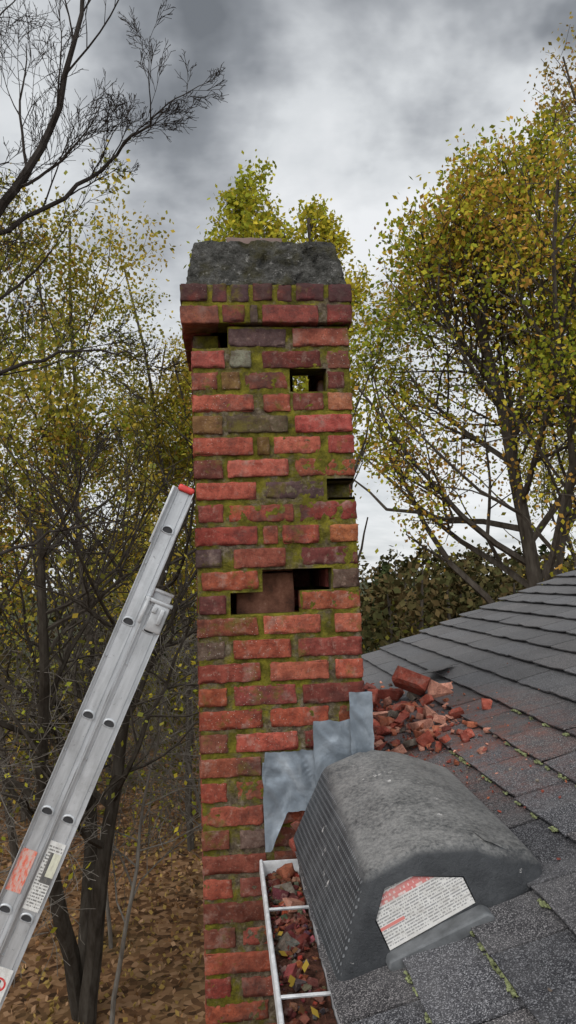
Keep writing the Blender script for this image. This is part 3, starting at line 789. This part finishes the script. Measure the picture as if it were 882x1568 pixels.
rungs(.0685,-.010,WL+.010,[-.305*i for i in range(1,int(-BOT/.305))])
LB.obj('rails_and_rungs',[ALU],parent=LD)
VV=np.concatenate(DKB.V); FF=[tuple(dict.fromkeys(f)) for f in np.concatenate(DKB.F).tolist()]
mesh_obj('rung_end_shade_discs',VV,[f for f in FF if len(f)>2],[BORE_SHADE],parent=LD)
CB=Buf()
for y in (-.004,WL+.004):
    V,F=rbox((.004,y,.139),(.052,.024,.022),.008,(5,4,4),.001,30,1); CB.add(V,F)
CB.obj('end_caps',[RED],parent=LD,smooth=True)
KB=Buf()
for y,sg in ((-.014,-1),(WL+.014,1)):
    for c_,s_ in (((.064,y,-.215),(.088,.026,.012)),((.078,y+sg*.004,-.262),(.05,.010,.09)),((.030,y,-.25),(.012,.03,.085)),((.085,y+sg*.013,-.255),(.014,.012,.05)),((.060,y+sg*.010,-.240),(.016,.010,.02))):
        V,F=rbox(c_,s_,.003,(3,3,3)); KB.add(V,F)
    V,F=rbox((-.035,y,.04),(.008,.014,.19),.002,(2,2,2)); KB.add(V,F)
for zz_ in np.arange(-4.5,-.1,.305):
    for xc,y in ((0,-.003),(.0685,-.0135)):
        V,F=rbox((xc-.022,y,zz_+.11),(.006,.003,.006),.0014,(2,2,2)); KB.add(V,F)
KB.obj('rung_locks_and_rivets',[simple('cast_aluminium',(.42,.43,.44),.5,.5,25,.25)],parent=LD,smooth=True)
def sticker(name,xc,wd,z0,z1,y,kind):
    return flat_label(name,[(xc-wd/2,y,z0),(xc+wd/2,y,z0),(xc+wd/2,y,z1),(xc-wd/2,y,z1)],[(0,0),(1,0),(1,1),(0,1)],m_label(name+'_print',kind),LD)
sticker('orange_warning_sticker',-.001,.046,-1.165,-1.035,-.0035,'orange')
sticker('instruction_label',.0685,.048,-1.195,-.985,-.0135,'white')
sticker('no_climb_label',.0685,.052,-1.47,-1.37,-.0135,'circle')
ft=Buf()
for y in (-.01,WL+.01):
    V,F=rbox((.0685,y,BOT+.03),(.11,.06,.08),.012,(3,3,3)); ft.add(V,F)
ft.obj('feet',[BLACK],parent=LD)

# ------------------------------------------------------------------ ground
def grid_ground():
    xs=np.concatenate([np.linspace(-400,-40,14),np.linspace(-36,36,73),np.linspace(40,400,14)])
    ys=np.concatenate([np.linspace(-300,-20,12),np.linspace(-16,60,77),np.linspace(70,600,16)])
    V=[(x,y,GZ+(.12*mn.noise(Vector((x*.15,y*.15,0))) if abs(x)<45 and y<70 else 0)) for x in xs for y in ys]
    ny_=len(ys)
    F=[(i*ny_+j,(i+1)*ny_+j,(i+1)*ny_+j+1,i*ny_+j+1) for i in range(len(xs)-1) for j in range(ny_-1)]
    mesh_obj('ground',V,F,[GROUND],smooth=True)
grid_ground()

def leaves_into(B,C,size,pal,cs=1.0,m=1,droop=.3,spread=.35,seed=0):
    C=np.asarray(C); N=len(C)
    a=rng.normal(size=(N,3)); a[:,2]-=droop; a/=np.linalg.norm(a,axis=1,keepdims=True)
    b=np.cross(a,rng.normal(size=(N,3))); b/=np.linalg.norm(b,axis=1,keepdims=True)
    L=(size*rng.uniform(.6,1.25,N))[:,None]; Wd=L*rng.uniform(.5,.85,(N,1))
    V=np.stack([C-a*L/2,C+b*Wd/2,C+a*L/2,C-b*Wd/2],1).reshape(-1,3)
    F=np.arange(4*N).reshape(N,4)
    pal=np.array(pal)
    ph=(np.sin(C[:,0]*1.3+seed)+np.sin(C[:,1]*1.1+2*seed)+np.sin(C[:,2]*1.5+C[:,0]*.5+seed))/6+.5
    t=np.clip(ph+rng.normal(0,spread,N),0,.999)*len(pal)
    col=pal[t.astype(int)]*rng.uniform(.65,1.3,(N,1))*cs
    B.add(V,F,np.repeat(col,4,axis=0).astype(np.float32),m)

fl=Buf(); N=8000
C=np.stack([rng.uniform(-9,1,N),rng.uniform(8.5,24,N),np.full(N,GZ+.10)],1)
C[:,2]+=rng.uniform(-.03,.05,N)+np.array([.12*mn.noise(Vector((x*.15,y*.15,0))) for x,y in C[:,:2]])-.03
leaves_into(fl,C,.10,[(.12,.06,.026),(.23,.12,.055),(.34,.21,.12),(.28,.19,.06)],m=0)
fl.obj('fallen_leaves',[LEAFD])
gl=Buf()
leaves_into(gl,np.array([(-.06+U(-.04,.04),-.45-abs(random.gauss(0,.4)),-.890+U(0,.008)) for _ in range(11)]),.028,[(.25,.17,.03),(.16,.09,.04),(.12,.06,.03)],m=0,droop=0)
gl.obj('leaves_in_gutter',[LEAFD],parent=HO)

# ------------------------------------------------------------------ trees
def grow(B,tips,R,p,d,L,r,lvl,S):
    last=len(S['n']); n=S['seg'][lvl]; pts=[p.copy()]; ds=[d]; env=S.get('env')
    wob=S['wob'][lvl]; st=L/n
    for i in range(n):
        d=(d+Vector((R.gauss(0,wob),R.gauss(0,wob),R.gauss(0,wob)+S['trop'][lvl]))).normalized()
        q=p+d*st
        if env and lvl>0:
            e=((q.x-env[0])/env[3])**2+((q.y-env[1])/env[4])**2+((q.z-env[2])/env[5])**2
            lim=1+.38*mn.noise(q*.9)
            low=q.z<env[2] and lvl==1 and i<3
            if e>lim and not low and (q.z>env[2] or lvl>1 or abs(q.x-env[0])>env[3]): break
        p=q; pts.append(p.copy()); ds.append(d)
    n=len(pts)-1
    if n<1: return
    rad=[max(S.get('rmin',.004),r*(1-.68*i/n)) for i in range(n+1)]
    tube_into(B,pts,rad,S['sides'][lvl],S['bark'])
    if lvl>=last: tips.append(pts); return
    if lvl==0: tips.append(pts[-3:])
    for j in range(S['n'][lvl]):
        t=S['t0'][lvl]+(1-S['t0'][lvl])*(j+R.random())/S['n'][lvl]; f=t*n; i=min(n-1,int(f)); q=pts[i].lerp(pts[i+1],f-i); dd=ds[i+1]
        pr=dd.cross(Vector((R.gauss(0,1),R.gauss(0,1),R.gauss(0,1))))
        if pr.length<1e-4: continue
        pr.normalize(); a=R.uniform(*S['ang'][lvl])
        cd=(dd*math.cos(a)+pr*math.sin(a)).normalized()
        prof=S['prof'](t) if lvl==0 else 1.1-.5*t
        grow(B,tips,R,q,cd,L*S['ratio'][lvl]*prof*R.uniform(.75,1.2),rad[i]*S['rr'][lvl],lvl+1,S)
def tree_mesh(name,seed,Ht,r,S,nleaf,lsize,pal,lean=(0,0),jit=.12,cs=1,trunks=1,spread=.35):
    R=random.Random(seed); B=Buf(); tips=[]
    for k_ in range(trunks):
        d=Vector((lean[0]+(R.uniform(-.25,.25) if trunks>1 else 0),lean[1]+(R.uniform(-.2,.2) if trunks>1 else 0),1)).normalized()
        grow(B,tips,R,Vector((R.uniform(-.2,.2)*(trunks>1),R.uniform(-.2,.2)*(trunks>1),-.2)),d,Ht*(R.uniform(.8,1) if trunks>1 else 1),r,0,S)
    if nleaf:
        P=np.array([tuple(x) for t in tips for x in t[1:]]); ix=rng.integers(0,len(P),nleaf)
        leaves_into(B,P[ix]+rng.normal(0,jit,(nleaf,3)),lsize,pal,cs,seed=seed,spread=spread)
    return B.obj(name,[BARK,LEAF])
rise=lambda t:(.55+1.1*math.sin(min(1,max(0,(t-.1)/.9))*math.pi*.8))*(1 if t<.9 else .7)
BRK=(.09,.078,.065); BRG=(.17,.155,.135)
YEL=[(.18,.22,.028),(.28,.30,.035),(.41,.38,.04),(.52,.42,.05),(.47,.27,.06)]
OLI=[(.19,.195,.04),(.29,.265,.05),(.41,.34,.055),(.49,.36,.06)]
BRN=[(.24,.19,.05),(.36,.25,.065),(.44,.25,.075),(.32,.26,.05)]
def spec(n,**k):
    S=dict(n=n,seg=[12,7,5,4,3],wob=[.03,.12,.16,.2,.25],trop=[.02,.06,.05,.02,0],sides=[9,5,4,3,3],t0=[.3,.2,.15,.1],ang=[(.6,1.1),(.5,1.0),(.5,1.1),(.5,1.1)],ratio=[.38,.5,.5,.5],rr=[.5,.55,.55,.6],prof=rise,bark=BRK,rmin=.005)
    S.update(k); return S
# crown envelopes are given in each tree's own space: centre xyz, radii xyz
t=tree_mesh('maple_tree',3,12.4,.20,spec([27,9,7],t0=[.40,.15,.15],ratio=[.34,.5,.55],env=(0.1,0,9.9,3.3,3.4,3.65)),48000,.088,YEL,jit=.16); t.location=(4.5,12.2,GZ)
t=tree_mesh('maple_tree',8,16.0,.2,spec([24,8,6],t0=[.36,.15,.15],ratio=[.25,.5,.55],env=(0,0,11.8,2.6,2.6,5.0)),18000,.09,BRN,jit=.15); t.location=(6.8,13.6,GZ)
t=tree_mesh('tulip_poplar_tree',12,15.6,.14,spec([28,6,4],t0=[.35,.15,.15],ratio=[.14,.5,.5],trop=[.02,.20,.12,.05],ang=[(.5,.8),(.4,.8),(.5,.9)],env=(0,0,11.4,1.3,1.3,4.8)),12000,.125,YEL[1:4],jit=.13); t.location=(-.75,16,GZ)
t=tree_mesh('tulip_poplar_tree',13,15.2,.14,spec([26,6,4],t0=[.35,.15,.15],ratio=[.14,.5,.5],trop=[.02,.20,.12,.05],env=(0,0,11.0,1.5,1.4,4.5)),11000,.13,YEL[1:4],jit=.14); t.location=(.80,17.5,GZ)
base=[]
for i,(sd_,h,nl,pal,rat) in enumerate(((31,15.4,10000,OLI,.2),(32,14.4,9000,YEL,.22),(33,15.8,9500,OLI,.18),(34,13.6,5500,BRN,.24))):
    t=tree_mesh('young_oak_tree',sd_,h,.09,spec([15,5,4],t0=[.32,.15,.15],ratio=[rat,.5,.5],trop=[.01,.10,.08,.03],wob=[.05,.13,.18,.2],env=(0,0,h*.64,2.3,2.3,h*.40),rmin=.004),nl,.105,pal,jit=.24,cs=.95); base.append(t)
pos=[(-3.7,14),(-5.6,15.5),(-2.6,18.5),(-7.4,14.5),(-4.9,20),(-7.6,21),(-1.6,24),(-10.4,19),(-3.8,27),(-12.5,24),(-6.8,27),(-14,18),(9.5,23),(-1.7,20.5)]
for i,(x,y) in enumerate(pos):
    if i<4: o=base[i]
    else: o=bpy.data.objects.new('young_oak_tree',base[i%4].data); link(o)
    o.location=(x,y,GZ); o.rotation_euler=(0,0,i*2.1); k_=(.98 if y<20 else .95)+.07*math.sin(i*3.3); o.scale=(k_,k_,k_)
t=tree_mesh('multi_stem_tree',41,8.5,.14,spec([12,6,4],t0=[.35,.2,.1],ratio=[.28,.5,.5],wob=[.07,.16,.2,.22],bark=(.06,.052,.043)),700,.1,OLI,trunks=3); t.location=(-3.2,11.6,GZ)
for i,(sd_,x,y,h) in enumerate(((51,-2.7,10.9,5.2),(52,-4.8,9.8,5.6),(53,-3.4,13.8,6.2),(55,-1.5,14.0,5.6),(56,-6.0,12.4,6.2))):
    t=tree_mesh('bare_understory_tree',sd_,h,.04,spec([15,8,5],t0=[.32,.15,.1],ratio=[.40,.5,.5],trop=[0,-.01,-.02,-.03],ang=[(.8,1.3),(.5,1.1),(.5,1.2)],wob=[.07,.16,.2,.22],bark=BRG,rmin=.0045,env=(0,0,3,2.3,2.3,3.4)),250,.09,YEL[1:4],lean=(U(-.12,.12),0)); t.location=(x,y,GZ)
# big bare tree, upper left
B=Buf(); R=random.Random(77); tips=[]
S=spec([0,6,6,4],seg=[6,8,6,5,4],t0=[.2,.2,.2,.2],ratio=[.5,.6,.55,.55],trop=[0,.05,.05,.04,.03],wob=[.06,.10,.12,.13,.14],ang=[(.5,.9),(.35,.75),(.35,.75),(.35,.8)],bark=(.05,.044,.04),rmin=.0026,sides=[8,5,4,3,3],rr=[.5,.5,.5,.6])
def limb(P,r0,r1,nch,cl_):
    P=[Vector(p) for p in P]; n=6*(len(P)-1); pts=[]
    for i in range(n+1):
        f=i/n*(len(P)-1); k_=min(len(P)-2,int(f)); u=f-k_
        p0=P[max(0,k_-1)];p1=P[k_];p2=P[k_+1];p3=P[min(len(P)-1,k_+2)]
        q=.5*((2*p1)+(-p0+p2)*u+(2*p0-5*p1+4*p2-p3)*u*u+(-p0+3*p1-3*p2+p3)*u**3)
        pts.append(q+Vector((R.gauss(0,.015),R.gauss(0,.015),R.gauss(0,.015))))
    rad=[r0+(r1-r0)*i/n for i in range(n+1)]
    tube_into(B,pts,rad,8,S['bark'])
    for j in range(nch):
        t_=.12+.88*(j+R.random())/nch; i=min(n-1,int(t_*n)); d=(pts[i+1]-pts[i]).normalized()
        pr=d.cross(Vector((R.gauss(0,.5),R.gauss(0,1),R.gauss(0,.5)))).normalized(); a=R.uniform(.35,.85)
        grow(B,tips,R,pts[i],(d*math.cos(a)+pr*math.sin(a)+Vector((0,0,.12))).normalized(),cl_*R.uniform(.6,1.15)*(1.1-.4*t_),max(.008,rad[i]*.42),1,S)
limb([(-4.8,7.6,GZ-.2),(-4.7,7.5,-3),(-4.5,7.3,0),(-4.2,7.1,1.8)],.20,.12,4,1.5)
limb([(-4.2,7.1,1.8),(-3.0,7,3.35),(-2.25,7,4.5),(-1.85,7,6.2)],.07,.016,10,1.7)
limb([(-2.95,7,3.4),(-2.0,7.1,3.95),(-1.45,7.1,4.45),(-1.1,7.1,4.75)],.028,.006,8,.95)
limb([(-4.2,7.1,1.8),(-3.6,6.9,3.8),(-3.1,6.8,5.2),(-2.8,6.8,6.8)],.055,.016,9,1.7)
limb([(-4.3,7.2,1.0),(-3.3,7.3,1.9),(-2.3,7.4,2.35),(-1.5,7.4,2.3)],.035,.006,7,1.1)
limb([(-4.4,7.3,-.6),(-3.4,7.3,.0),(-2.4,7.4,.5),(-1.6,7.4,.65)],.03,.006,7,1.1)
B.obj('bare_walnut_tree',[BARK,LEAF])
ub=Buf(); R=random.Random(9)
S2=spec([5,3],seg=[5,4,3],t0=[.2,.1],ratio=[.5,.5],wob=[.12,.2,.2],sides=[4,3,3],bark=(.12,.105,.085),trop=[.02,.02,0],prof=lambda t:1,rmin=.006)
tips=[]
for _ in range(130):
    x=R.uniform(-17,3); y=R.uniform(17.5,30); grow(ub,tips,R,Vector((x,y,GZ-.1)),Vector((R.gauss(0,.2),R.gauss(0,.2),1)).normalized(),R.uniform(2,4.6),.02,0,S2)
P=np.array([tuple(x) for t_ in tips for x in t_]); leaves_into(ub,P[rng.integers(0,len(P),13000)]+rng.normal(0,.28,(13000,3)),.19,OLI[:3]+BRN[:1],.40)
ub.obj('undergrowth',[BARK,LEAFD])
db=Buf(); R=random.Random(10)
for i in range(200):
    a=R.uniform(-1.15,1.15) if i<130 else R.uniform(.0,.75); dist=R.uniform(34,62) if i<130 else R.uniform(40,66); x=dist*math.sin(a); y=dist*math.cos(a)
    left=x<2; h=R.uniform(7.5,11.0) if left else R.uniform(5.6,7.6)*(1+.004*(dist-34))
    rad=h*R.uniform(.26,.40); tube_into(db,[Vector((x,y,GZ-.2)),Vector((x+R.gauss(0,.2),y,GZ+h*.5)),Vector((x,y,GZ+h*.92))],[.16,.12,.03],5,BRK)
    n=520; u=rng.normal(size=(n,3)); u/=np.linalg.norm(u,axis=1,keepdims=True)
    con=R.random()<.15
    C=np.zeros((n,3)); tz=rng.uniform(.02,1,n)
    if con: w_=(1-tz)**.8*rad*1.1*rng.uniform(.6,1.2,n); C[:,2]=GZ+tz*h
    else: w_=np.sqrt(np.clip(1-(2*tz-1)**2,0,1))*rad*rng.uniform(.5,1.15,n); C[:,2]=GZ+h*.06+tz*h*.94+rng.normal(0,.25,n)
    lump=1+.25*np.sin(tz*17+i)+.2*np.sin(np.arctan2(u[:,1],u[:,0])*3+i)
    C[:,0]=x+u[:,0]*w_*lump; C[:,1]=y+u[:,1]*w_*lump
    dk=R.uniform(.6,1.1)
    leaves_into(db,C,.42,[(.03,.042,.018),(.05,.063,.025)] if con else [(.055,.055,.022),(.085,.072,.03),(.11,.08,.036)],dk,seed=i)
db.obj('distant_treeline',[BARK,LEAFD])
print('done')
